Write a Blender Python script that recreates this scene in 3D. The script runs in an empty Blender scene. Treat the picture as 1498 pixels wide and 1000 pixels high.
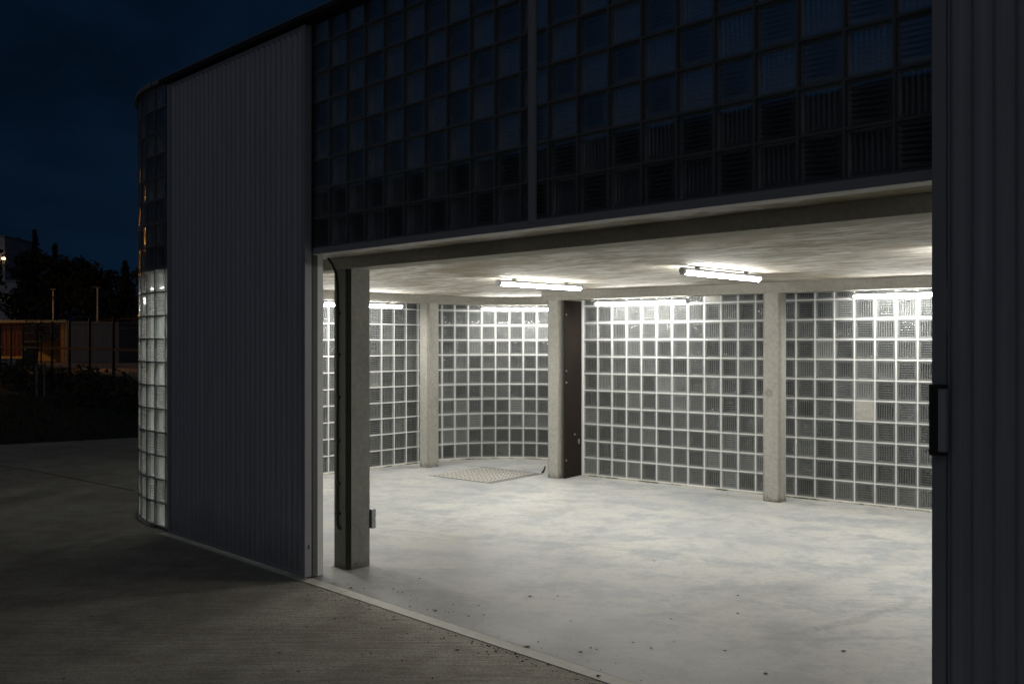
import bpy, math, random
import numpy as np
random.seed(7); rng = np.random.default_rng(11)
PI = math.pi
sc = bpy.context.scene
COL = sc.collection

# ------------------------------------------------------------------ helpers
def nlink(nt, a, b): nt.links.new(a, b)

def new_mat(name):
    m = bpy.data.materials.new(name); m.use_nodes = True
    nt = m.node_tree
    for n in list(nt.nodes): nt.nodes.remove(n)
    out = nt.nodes.new('ShaderNodeOutputMaterial')
    return m, nt, out

def N(nt, typ, **kw):
    n = nt.nodes.new(typ)
    for k, v in kw.items():
        if k in n.inputs: n.inputs[k].default_value = v
        else: setattr(n, k, v)
    return n

def coords(nt, scale=(1, 1, 1), rot=(0, 0, 0), kind='Object'):
    if kind == 'World':
        g = nt.nodes.new('ShaderNodeNewGeometry'); src = g.outputs['Position']
    else:
        t = nt.nodes.new('ShaderNodeTexCoord'); src = t.outputs[kind]
    mp = nt.nodes.new('ShaderNodeMapping')
    mp.inputs['Scale'].default_value = scale; mp.inputs['Rotation'].default_value = rot
    nlink(nt, src, mp.inputs['Vector'])
    return mp.outputs['Vector']

def noise(nt, vec, scale, detail=4, rough=.55, dist=0.0):
    n = nt.nodes.new('ShaderNodeTexNoise')
    n.inputs['Scale'].default_value = scale; n.inputs['Detail'].default_value = detail
    n.inputs['Roughness'].default_value = rough; n.inputs['Distortion'].default_value = dist
    nlink(nt, vec, n.inputs['Vector'])
    return n.outputs['Fac']

def ramp(nt, fac, stops):
    r = nt.nodes.new('ShaderNodeValToRGB')
    el = r.color_ramp.elements
    while len(el) < len(stops): el.new(.5)
    for e, (p, c) in zip(el, stops):
        e.position = p
        e.color = (c, c, c, 1) if isinstance(c, (int, float)) else (*c, 1)
    nlink(nt, fac, r.inputs['Fac'])
    return r.outputs['Color']

def mixc(nt, fac, a, b, mode='MIX'):
    m = nt.nodes.new('ShaderNodeMix'); m.data_type = 'RGBA'; m.blend_type = mode
    for inp, v in ((m.inputs[0], fac), (m.inputs[6], a), (m.inputs[7], b)):
        if isinstance(v, (int, float)): inp.default_value = v
        elif isinstance(v, tuple): inp.default_value = (*v, 1)
        else: nlink(nt, v, inp)
    return m.outputs[2]

def math_(nt, op, a, b=None):
    m = nt.nodes.new('ShaderNodeMath'); m.operation = op
    for i, v in enumerate((a, b)):
        if v is None: continue
        if isinstance(v, (int, float)): m.inputs[i].default_value = v
        else: nlink(nt, v, m.inputs[i])
    return m.outputs[0]

def principled(nt, out, col, rough=.6, metal=0.0, bump=None, bstr=.3, bdist=.01, spec=.5):
    p = nt.nodes.new('ShaderNodeBsdfPrincipled')
    for inp, v in ((p.inputs['Base Color'], col), (p.inputs['Roughness'], rough), (p.inputs['Metallic'], metal)):
        if isinstance(v, (int, float)): inp.default_value = v
        elif isinstance(v, tuple): inp.default_value = (*v, 1)
        else: nlink(nt, v, inp)
    p.inputs['Specular IOR Level'].default_value = spec
    if bump is not None:
        b = nt.nodes.new('ShaderNodeBump'); b.inputs['Strength'].default_value = bstr; b.inputs['Distance'].default_value = bdist
        nlink(nt, bump, b.inputs['Height']); nlink(nt, b.outputs['Normal'], p.inputs['Normal'])
    nlink(nt, p.outputs[0], out.inputs['Surface'])
    return p

def simple(name, col, rough=.5, metal=0.0, var=.15, scale=12, bstr=.05, spec=.5):
    m, nt, out = new_mat(name)
    v = coords(nt)
    n = noise(nt, v, scale, 5)
    c = mixc(nt, n, tuple(x * (1 - var) for x in col), tuple(min(1, x * (1 + var)) for x in col))
    principled(nt, out, c, rough, metal, n, bstr, .004, spec)
    return m

NN = (.6998, .7146)
# ------------------------------------------------------------------ materials
def concrete(name, base, dark, streak=(1, 1, .25), stain=None, pores=True, bstr=.25):
    m, nt, out = new_mat(name)
    v = coords(nt); vs = coords(nt, streak)
    big = noise(nt, vs, 2.2, 6, .6, .6)
    fine = noise(nt, v, 28, 5, .65)
    c = mixc(nt, ramp(nt, big, [(.28, 0), (.72, 1)]), dark, base)
    c = mixc(nt, ramp(nt, fine, [(.3, .75), (.7, 1.0)]), (0, 0, 0), c)
    if stain is not None:
        s = noise(nt, coords(nt, (.6, 1.5, 1)), 1.3, 6, .65, 1.2)
        c = mixc(nt, ramp(nt, s, [(.5, 0), (.68, .75)]), c, stain)
    h = fine
    if pores:
        vo = nt.nodes.new('ShaderNodeTexVoronoi'); vo.inputs['Scale'].default_value = 16
        nlink(nt, v, vo.inputs['Vector'])
        pr = ramp(nt, vo.outputs['Distance'], [(.05, 0), (.085, 1)])
        gate = ramp(nt, noise(nt, v, 5, 2), [(.52, 1), (.56, 0)])
        pm = math_(nt, 'MAXIMUM', pr, gate)
        c = mixc(nt, pm, tuple(x * .35 for x in dark), c)
        h = math_(nt, 'ADD', math_(nt, 'MULTIPLY', fine, .3), pm)
    sx = nt.nodes.new('ShaderNodeSeparateXYZ'); nlink(nt, v, sx.inputs[0])
    bz = math_(nt, 'ADD', sx.outputs['Z'], math_(nt, 'MULTIPLY', math_(nt, 'SUBTRACT', noise(nt, v, 22, 4, .7), .5), .22))
    c = mixc(nt, ramp(nt, bz, [(.0, .75), (.06, 0)]), c, (.10, .088, .06))
    principled(nt, out, c, .8, 0, h, bstr, .004, .3)
    return m

M_COLUMN = concrete('column_concrete', (.50, .485, .445), (.36, .35, .31), (1, 1, .3))
M_FRONTCOL = concrete('weathered_column_concrete', (.36, .355, .315), (.21, .208, .175), (1, 1, .3))
M_FBEAM = concrete('front_beam_concrete', (.60, .59, .50), (.45, .44, .36), (.4, .4, 1.5))
M_CHAM = concrete('dark_arris_concrete', (.075, .073, .055), (.05, .048, .036), (1, 1, .3))  # darker tone for the front columns' chamfer faces
M_CHAM2 = concrete('tan_arris_concrete', (.36, .34, .29), (.26, .245, .20), (1, 1, .3))  # slightly darker tone for the other columns' chamfer faces
M_BEAM = concrete('beam_concrete', (.46, .445, .40), (.33, .315, .27), (.4, .4, 1.5))
M_SLAB = concrete('slab_concrete', (.3, .29, .26), (.22, .21, .19))

# stained soffit
def mk_ceiling():
    m, nt, out = new_mat('soffit_concrete')
    a = coords(nt, (.8, 1.9, 1), (0, 0, .55)); v = coords(nt)
    n1 = noise(nt, a, 2.2, 9, .7, .6)
    n2 = noise(nt, v, .8, 6, .6, .8)
    n3 = noise(nt, coords(nt, (1, 2.6, 1), (0, 0, .55)), 5, 5, .6, .5)
    c = mixc(nt, ramp(nt, n1, [(.38, 0), (.57, 1)]), (.33, .30, .225), (.66, .64, .585))
    c = mixc(nt, ramp(nt, n3, [(.38, .45), (.54, 1.0)]), (.16, .13, .08), c)
    c = mixc(nt, ramp(nt, n2, [(.48, 0), (.62, .75)]), c, (.27, .225, .135))
    principled(nt, out, c, .75, 0, n3, .25, .006, .3)
    return m
M_CEIL = mk_ceiling()

def mk_floor():
    m, nt, out = new_mat('power_floated_floor')
    v = coords(nt); vs = coords(nt, (1, 2.1, 1), (0, 0, .35))
    n1 = noise(nt, v, .8, 10, .7, .2)
    n2 = noise(nt, coords(nt, (1, 1.25, 1), (0, 0, .5)), 2.1, 12, .78, .15)
    n3 = noise(nt, v, 60, 4, .6)
    c = mixc(nt, ramp(nt, n1, [(.34, 0), (.66, 1)]), (.42, .425, .415), (.545, .53, .485))
    c = mixc(nt, ramp(nt, n2, [(.46, 0), (.58, .95)]), c, (.32, .34, .355))
    # trowel marks / tyre scuffs
    sc_ = noise(nt, coords(nt, (.35, 5.5, 1), (0, 0, .5)), 2.4, 9, .75, .25)
    gate = ramp(nt, noise(nt, v, .55, 3), [(.5, 0), (.62, 1)])
    c = mixc(nt, math_(nt, 'MULTIPLY', ramp(nt, sc_, [(.52, 0), (.64, .55)]), gate), c, (.24, .25, .255))
    gp_ = nt.nodes.new('ShaderNodeNewGeometry')
    wob = noise(nt, v, .6, 3); gr = noise(nt, v, 30, 4, .7)
    for (ax, ay), (bx, by), w, st in (((1.446, 5.04), (2.615, 5.88), .035, .7), ((1.30, 4.98), (2.9, 5.28), .03, .55), ((.9, 5.3), (2.9, 6.9), .045, .35), ((-1.6, 8.2), (1.5, 7.0), .05, .3), ((.2, 6.1), (.9, 8.4), .04, .25)):
        l_ = math.hypot(bx - ax, by - ay); px_, py_ = -(by - ay) / l_, (bx - ax) / l_
        dp = N(nt, 'ShaderNodeVectorMath', operation='DOT_PRODUCT'); dp.inputs[1].default_value = (px_, py_, 0); nlink(nt, gp_.outputs['Position'], dp.inputs[0])
        dl = N(nt, 'ShaderNodeVectorMath', operation='DOT_PRODUCT'); dl.inputs[1].default_value = ((bx - ax) / l_, (by - ay) / l_, 0); nlink(nt, gp_.outputs['Position'], dl.inputs[0])
        off = math_(nt, 'ABSOLUTE', math_(nt, 'ADD', math_(nt, 'SUBTRACT', dp.outputs['Value'], ax * px_ + ay * py_), math_(nt, 'MULTIPLY', math_(nt, 'SUBTRACT', wob, .5), .5)))
        al = math_(nt, 'ABSOLUTE', math_(nt, 'SUBTRACT', dl.outputs['Value'], ((ax + bx) * (bx - ax) + (ay + by) * (by - ay)) / 2 / l_))
        band = math_(nt, 'MULTIPLY', ramp(nt, math_(nt, 'DIVIDE', off, w * 2), [(.2, 1), (.75, 0)]), ramp(nt, math_(nt, 'DIVIDE', al, l_), [(.35, 1), (.55, 0)]))
        c = mixc(nt, math_(nt, 'MULTIPLY', math_(nt, 'MULTIPLY', band, st), ramp(nt, gr, [(.4, .25), (.6, 1)])), c, (.20, .205, .20))
    ru = noise(nt, v, .9, 7, .65, .5)
    c = mixc(nt, ramp(nt, ru, [(.58, 0), (.7, .4)]), c, (.50, .43, .32))
    sp = nt.nodes.new('ShaderNodeTexVoronoi'); sp.inputs['Scale'].default_value = 7
    nlink(nt, v, sp.inputs['Vector'])
    c = mixc(nt, ramp(nt, noise(nt, v, 14, 6, .75), [(.38, .55), (.5, 0)]), c, (.36, .36, .35))
    c = mixc(nt, ramp(nt, sp.outputs['Distance'], [(.02, .7), (.05, 0)]), c, (.66, .65, .63))
    c = mixc(nt, ramp(nt, n3, [(.3, .84), (.65, 1)]), (.1, .1, .09), c)
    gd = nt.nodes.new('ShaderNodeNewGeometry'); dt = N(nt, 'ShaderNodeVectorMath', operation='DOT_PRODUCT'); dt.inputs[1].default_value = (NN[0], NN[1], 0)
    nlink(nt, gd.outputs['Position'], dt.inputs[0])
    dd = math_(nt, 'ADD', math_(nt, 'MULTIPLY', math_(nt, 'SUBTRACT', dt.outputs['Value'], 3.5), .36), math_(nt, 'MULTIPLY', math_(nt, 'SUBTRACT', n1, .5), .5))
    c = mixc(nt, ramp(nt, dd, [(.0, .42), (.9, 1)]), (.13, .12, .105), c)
    r = ramp(nt, n1, [(.3, .42), (.7, .62)])
    principled(nt, out, c, r, 0, n3, .06, .003, .4)
    return m
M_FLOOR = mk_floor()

def mk_pavement():
    m, nt, out = new_mat('brushed_concrete_paving')
    v = coords(nt)
    br = noise(nt, coords(nt, (.7, 13, 1), (0, 0, -.44)), 3.0, 7, .72, .25)
    n1 = noise(nt, v, .7, 7, .6, .7)
    n2 = noise(nt, v, 55, 4, .7)
    c = mixc(nt, ramp(nt, n1, [(.32, 0), (.68, 1)]), (.36, .33, .27), (.50, .465, .39))
    c = mixc(nt, ramp(nt, br, [(.34, .62), (.54, 1)]), (.05, .047, .04), c)
    c = mixc(nt, ramp(nt, n2, [(.33, .6), (.55, 1)]), (.03, .028, .025), c)
    n4 = noise(nt, v, 3.2, 8, .72, .2)
    c = mixc(nt, ramp(nt, n4, [(.38, .45), (.56, 0)]), c, (.17, .155, .125))
    vg = nt.nodes.new('ShaderNodeTexVoronoi'); vg.inputs['Scale'].default_value = 70; nlink(nt, v, vg.inputs['Vector'])
    c = mixc(nt, ramp(nt, vg.outputs['Distance'], [(.12, .55), (.3, 0)]), c, (.42, .40, .36))
    h = math_(nt, 'ADD', math_(nt, 'MULTIPLY', br, 1.6), math_(nt, 'MULTIPLY', n2, .6))
    principled(nt, out, c, .85, 0, h, .55, .012, .25)
    return m
M_PAVE = mk_pavement()

def mk_glass(name, tint, dust, clear, plus=.36, rk=1.0, rim=.37, crest=.36, btint=1.0):
    m, nt, out = new_mat(name)
    at = N(nt, 'ShaderNodeAttribute', attribute_name='rnd')
    ty = N(nt, 'ShaderNodeAttribute', attribute_name='plain')
    tcol = mixc(nt, at.outputs['Fac'], tuple(x * .72 for x in tint), tint)
    if btint < 1: tcol = mixc(nt, ty.outputs['Fac'], tuple(x * btint for x in tint), tint)
    g = N(nt, 'ShaderNodeBsdfGlass'); g.inputs['IOR'].default_value = 1.5; g.inputs['Roughness'].default_value = .16
    nlink(nt, tcol, g.inputs['Color'])
    t = N(nt, 'ShaderNodeBsdfTransparent'); nlink(nt, tcol, t.inputs['Color'])
    mx = N(nt, 'ShaderNodeMixShader'); nlink(nt, math_(nt, 'ADD', clear, math_(nt, 'MULTIPLY', ty.outputs['Fac'], plus)), mx.inputs[0])
    nlink(nt, g.outputs[0], mx.inputs[1]); nlink(nt, t.outputs[0], mx.inputs[2])
    d = N(nt, 'ShaderNodeBsdfDiffuse'); d.inputs['Color'].default_value = (.72, .74, .72, 1)
    tl = N(nt, 'ShaderNodeBsdfTranslucent'); tl.inputs['Color'].default_value = (.72, .74, .72, 1)
    md = N(nt, 'ShaderNodeMixShader'); md.inputs[0].default_value = .5
    nlink(nt, d.outputs[0], md.inputs[1]); nlink(nt, tl.outputs[0], md.inputs[2])
    f = noise(nt, coords(nt), 9, 5, .7)
    hz_ = math_(nt, 'MULTIPLY', math_(nt, 'POWER', at.outputs['Fac'], 7), .16)
    fac = math_(nt, 'MULTIPLY', math_(nt, 'ADD', ramp(nt, f, [(.3, .35), (.75, 1.0)]), at.outputs['Fac']), dust)
    if rk == 1 and rim > .2: fac = math_(nt, 'ADD', fac, hz_)
    rt_ = N(nt, 'ShaderNodeAttribute', attribute_name='ridge')
    fac = math_(nt, 'ADD', fac, ramp(nt, rt_.outputs['Fac'], [(.34, 0), (.72, crest), (.78, rim * .62), (.95, rim)]))  # rib crests painted pale, standing in for light refracted in the glass
    m2 = N(nt, 'ShaderNodeMixShader'); nlink(nt, fac, m2.inputs[0])
    nlink(nt, mx.outputs[0], m2.inputs[1]); nlink(nt, md.outputs[0], m2.inputs[2])
    nlink(nt, m2.outputs[0], out.inputs['Surface'])
    return m
M_GLASS = mk_glass('ribbed_block_glass', (.94, .975, .96), .06, .30)
M_GLASS_UP = mk_glass('upper_block_glass', (.97, .985, .99), .02, .08, .20, rim=.12, crest=.13, btint=.84)
M_GLASS_SIDE = mk_glass('clear_ribbed_block_glass', (.95, .98, .965), .02, .50, .25, rim=.26, crest=.52)
M_JOINT = simple('block_joint_mortar', (.74, .74, .72), .7, 0, .08, 20, .1)
M_JOUT = simple('shaded_outer_joint', (.12, .12, .12), .8, 0, .15, 20, .1)  # same mortar as inside, darkened to put the unlit outer shade into colour
M_GUT = simple('block_side_coating', (.60, .62, .60), .5, 0, .1, 20, .05)
M_WHITE = simple('white_coated_steel', (.66, .65, .63), .4, 0, .05, 8, .02)
def mk_door():
    m, nt, out = new_mat('grey_coated_corrugated_steel')
    v = coords(nt); st = noise(nt, coords(nt, (7, 7, .35)), 2.5, 6, .65)
    n = noise(nt, v, 3, 6, .6)
    c = mixc(nt, ramp(nt, st, [(.35, 0), (.65, 1)]), (.30, .305, .325), (.37, .375, .395))
    sx = nt.nodes.new('ShaderNodeSeparateXYZ'); nlink(nt, v, sx.inputs[0])
    bz = math_(nt, 'ADD', sx.outputs['Z'], math_(nt, 'MULTIPLY', math_(nt, 'SUBTRACT', n, .5), .5))
    c = mixc(nt, ramp(nt, bz, [(.0, .6), (.4, 0)]), c, (.17, .16, .14))
    principled(nt, out, c, ramp(nt, n, [(.3, .35), (.7, .55)]), 0, n, .05, .006); return m
M_DOOR = mk_door()
M_DFRAME = simple('grey_coated_door_profile', (.30, .30, .315), .42, 0, .06, 8, .02)
M_DARK = simple('dark_steel', (.035, .033, .032), .5, .2, .2, 10, .05)
M_BROWN = simple('dark_brown_steel_plate', (.018, .0135, .011), .85, .0, .3, 6, .08, .15)
M_CAP = simple('roof_edge_zinc', (.26, .25, .26), .55, .1, .15, 6, .05)
M_LINTEL = simple('lintel_coated_steel', (.50, .49, .46), .5, 0, .08, 6, .03)
M_TRACK = simple('threshold_concrete_strip', (.62, .595, .53), .75, 0, .22, 14, .15)
def mk_sill():
    m, nt, out = new_mat('mossy_wall_foot')
    v = coords(nt); n = noise(nt, v, 3.5, 6, .7); f = noise(nt, v, 30, 4)
    c = mixc(nt, ramp(nt, n, [(.45, 0), (.58, 1)]), mixc(nt, f, (.42, .39, .32), (.6, .57, .5)), (.10, .10, .035))
    principled(nt, out, c, .85, 0, f, .3, .004); return m
M_SILL = mk_sill()
M_PLASTIC = simple('black_conduit_plastic', (.02, .02, .02), .45, 0, .1, 20, .02)
M_BITUMEN = simple('roof_bitumen', (.035, .035, .037), .8, 0, .3, 6, .2)
M_GREYPL = simple('grey_plastic', (.42, .43, .43), .4, 0, .05, 20, .02)
M_PLATE = None
def mk_plate():
    m, nt, out = new_mat('galvanised_tread_plate')
    n = noise(nt, coords(nt), 9, 5, .6)
    principled(nt, out, mixc(nt, n, (.15, .148, .14), (.24, .235, .22)), .5, .2, n, .05, .003)
    return m
M_PLATE = mk_plate()
def emit(name, col, s):
    m, nt, out = new_mat(name)
    e = N(nt, 'ShaderNodeEmission'); e.inputs['Color'].default_value = (*col, 1); e.inputs['Strength'].default_value = s
    nlink(nt, e.outputs[0], out.inputs['Surface']); return m
LAMP = 116.0
M_TUBE = emit('lit_diffuser', (1.0, .98, .935), LAMP)
M_SODIUM = emit('lit_sodium_lamp', (1.0, .42, .08), 2500)
M_SODIUM2 = emit('lit_yard_lamp', (1.0, .42, .1), 2000)
M_PORCH = emit('lit_porch_lamp', (1.0, .62, .28), 7)
M_WINLIT = emit('lit_window', (1.0, .78, .45), .10)
M_GRASS = simple('lawn_grass', (.022, .030, .011), .8, 0, .4, 8, .1)
M_SOIL = simple('field_soil', (.04, .045, .025), .9, 0, .4, 2, .3)
M_LEAF = simple('dark_foliage', (.011, .015, .008), .8, 0, .5, 1.5, 0)
M_LEAF2 = simple('shrub_foliage', (.045, .045, .02), .8, 0, .5, 3, 0)
M_BARK = simple('bark', (.05, .04, .03), .9, 0, .3, 10, .4)
M_WOOD = simple('weathered_stake_wood', (.17, .16, .14), .8, 0, .2, 10, .2)
M_PALEWALL = simple('pale_render', (.36, .37, .40), .8, 0, .08, 2, .1)
M_ROUGHGREY = simple('grey_board_cladding', (.17, .17, .18), .8, 0, .15, 3, .1)
M_YELLOW = simple('ochre_render', (.42, .36, .2), .8, 0, .12, 3, .1)
M_RUST = simple('rust_red_boards', (.20, .055, .025), .7, 0, .2, 5, .1)
M_ORANGE = simple('orange_painted_post', (.6, .24, .05), .5, 0, .1, 5, .02)
M_BIN = simple('dark_green_plastic', (.02, .035, .022), .5, 0, .1, 5, .02)
M_FENCE = simple('dark_fence_steel', (.012, .014, .013), .5, .1, .1, 5, .02)
M_DEADLEAF = simple('dry_leaf', (.32, .13, .03), .7, 0, .4, 30, .1)
M_DEBRIS = simple('dark_debris', (.03, .022, .014), .8, 0, .4, 30, .1)
M_ROAD = simple('asphalt', (.06, .058, .055), .85, 0, .2, 6, .2)
M_YARD = simple('gravel_yard', (.26, .23, .19), .9, 0, .35, 3, .2)
M_POLE = simple('galvanised_pole', (.34, .35, .36), .5, .4, .1, 6, .02)

# ------------------------------------------------------------------ mesh builder
class MB:
    def __init__(self): self.v = []; self.f = []; self.m = []
    def add(self, vs, fs, mi=0):
        b = len(self.v); self.v += [tuple(map(float, p)) for p in vs]
        self.f += [tuple(b + i for i in f) for f in fs]; self.m += [mi] * len(fs)
    def box(self, x0, x1, y0, y1, z0, z1, mi=0):
        self.add([(x0, y0, z0), (x1, y0, z0), (x1, y1, z0), (x0, y1, z0), (x0, y0, z1), (x1, y0, z1), (x1, y1, z1), (x0, y1, z1)],
                 [(0, 3, 2, 1), (4, 5, 6, 7), (0, 1, 5, 4), (1, 2, 6, 5), (2, 3, 7, 6), (3, 0, 4, 7)], mi)
    def obox(self, c, t, hu, hw, z0, z1, mi=0):
        """box centred at c(x,y), long axis t, half sizes hu along t and hw across"""
        n = (-t[1], t[0])
        q = [(c[0] + a * hu * t[0] + b * hw * n[0], c[1] + a * hu * t[1] + b * hw * n[1]) for a, b in ((-1, -1), (1, -1), (1, 1), (-1, 1))]
        self.prism(q, z0, z1, mi)
    def prism(self, poly, z0, z1, mi=0):
        n = len(poly)
        vs = [(p[0], p[1], z0) for p in poly] + [(p[0], p[1], z1) for p in poly]
        fs = [tuple(range(n - 1, -1, -1)), tuple(range(n, 2 * n))] + [(i, (i + 1) % n, n + (i + 1) % n, n + i) for i in range(n)]
        self.add(vs, fs, mi)
    def tube(self, pts, r, seg=8, mi=0, caps=True):
        pts = [np.array(p, float) for p in pts]
        rs = r if isinstance(r, (list, tuple)) else [r] * len(pts)
        vs = []; prev = None
        for i, p in enumerate(pts):
            d = (pts[min(i + 1, len(pts) - 1)] - pts[max(i - 1, 0)]); d = d / (np.linalg.norm(d) + 1e-9)
            a = np.array((0, 0, 1.)) if abs(d[2]) < .9 else np.array((1., 0, 0))
            if prev is not None: a = prev
            u = a - d * np.dot(a, d); u /= np.linalg.norm(u) + 1e-9; w = np.cross(d, u); prev = u
            for k in range(seg):
                t = 2 * PI * k / seg
                vs.append(tuple(p + rs[i] * (math.cos(t) * u + math.sin(t) * w)))
        fs = []
        for i in range(len(pts) - 1):
            for k in range(seg):
                fs.append((i * seg + k, i * seg + (k + 1) % seg, (i + 1) * seg + (k + 1) % seg, (i + 1) * seg + k))
        if caps:
            fs.append(tuple(range(seg - 1, -1, -1))); fs.append(tuple(range((len(pts) - 1) * seg, len(pts) * seg)))
        self.add(vs, fs, mi)
    def build(self, name, mats, parent=None, smooth=False, loc=None, rotz=0, bevel=0):
        me = bpy.data.meshes.new(name); me.from_pydata(self.v, [], self.f)
        for m in (mats if isinstance(mats, (list, tuple)) else [mats]): me.materials.append(m)
        me.polygons.foreach_set('material_index', self.m)
        if smooth: me.polygons.foreach_set('use_smooth', [True] * len(me.polygons))
        me.update()
        o = bpy.data.objects.new(name, me); COL.objects.link(o)
        if parent is not None: o.parent = parent
        if loc is not None: o.location = loc
        o.rotation_euler.z = rotz
        if bevel:
            b = o.modifiers.new('bevel', 'BEVEL'); b.width = bevel; b.segments = 2; b.limit_method = 'ANGLE'
        return o

def empty(name, loc=(0, 0, 0), rotz=0):
    o = bpy.data.objects.new(name, None); COL.objects.link(o)
    o.location = loc; o.rotation_euler.z = rotz; o.empty_display_size = .2
    return o
def tag(o, label=None, cat=None, group=None, kind=None):
    if label: o['label'] = label
    if cat: o['category'] = cat
    if group: o['group'] = group
    if kind: o['kind'] = kind
    return o

# ------------------------------------------------------------------ frames
CAMZ, F = 1.65, 1329.0
E = (.7146, -.6998); NN = (.6998, .7146)   # along facade (to the right) / into the building
ROT = math.atan2(E[1], E[0])
def W(s, d, z=0.0): return (s * E[0] + d * NN[0], s * E[1] + d * NN[1], z)
def SD(x, y): return (x * E[0] + y * E[1], x * NN[0] + y * NN[1])
def gp(px, py, z=0.0):
    """ground point under pixel"""
    Y = (CAMZ - z) * F / (py - 500.0); return ((px - 749.0) / F * Y, Y)
S0, D0 = -5.0, 6.5
bld = empty('garage_pavilion', W(S0, D0), ROT)
tag(bld, 'low glass block garage pavilion with open corrugated sliding doors and lit bare concrete interior', 'building')
def L(s, d): return (s - S0, d - D0)
def LB(mb):  # shift s,d mesh to building-local
    mb.v = [(p[0] - S0, p[1] - D0, p[2]) for p in mb.v]; return mb

RO = 1.70; CS = -7.95; CF = 5.26; CB = 7.95; SR = 1.6    # outer radius, arc centres, right end
TH = .08; PF = .2016; PB = .207

# ------------------------------------------------------------------ glass block walls
def pane_template(gu, gv, ribs, vertical, w0, amp=.0036):
    """returns verts (n,3) as (u,v,w) and quads"""
    c = .026
    P, Q = (gu, gv) if vertical else (gv, gu)
    if not ribs:
        ps = np.array([-P, P]); pw = np.array([0, 0.]); qs = np.array([-Q, Q]); mk = np.array([0., 0.]); rg = np.array([.45, .45])
    else:
        a = np.linspace(-P + c, P - c, ribs * 4 + 1)
        h = amp * np.cos((a + P - c) / (2 * (P - c)) * ribs * 2 * PI + PI)
        ps = np.concatenate([[-P, -P + c * .7], a, [P - c * .7, P]])
        pw = np.concatenate([[0, 0], h - .002, [0, 0]])
        rg = np.concatenate([[.95, .8], .74 * (.5 + .5 * h / amp), [.8, .95]])
        qs = np.array([-Q, -Q + c * .7, -Q + c, Q - c, Q - c * .7, Q]); mk = np.array([0, 0, 1, 1, 0, 0.])
    n, k = len(ps), len(qs)
    PP, QQ = np.meshgrid(ps, qs, indexing='ij')
    WW = w0 + pw[:, None] * mk[None, :]
    RG = (rg[:, None] * mk[None, :] + np.array([.95, .8, 0, 0, .8, .95])[None, :]).ravel() if ribs else np.full(PP.size, .45)
    u, v = (PP, QQ) if vertical else (QQ, PP)
    V = np.stack([u, v, WW], -1).reshape(-1, 3)
    i, j = np.meshgrid(np.arange(n - 1), np.arange(k - 1), indexing='ij')
    a = i * k + j
    Fq = np.stack([a, a + k, a + k + 1, a + 1], -1).reshape(-1, 4)
    if not vertical: Fq = Fq[:, ::-1]
    return V, Fq, RG

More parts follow.
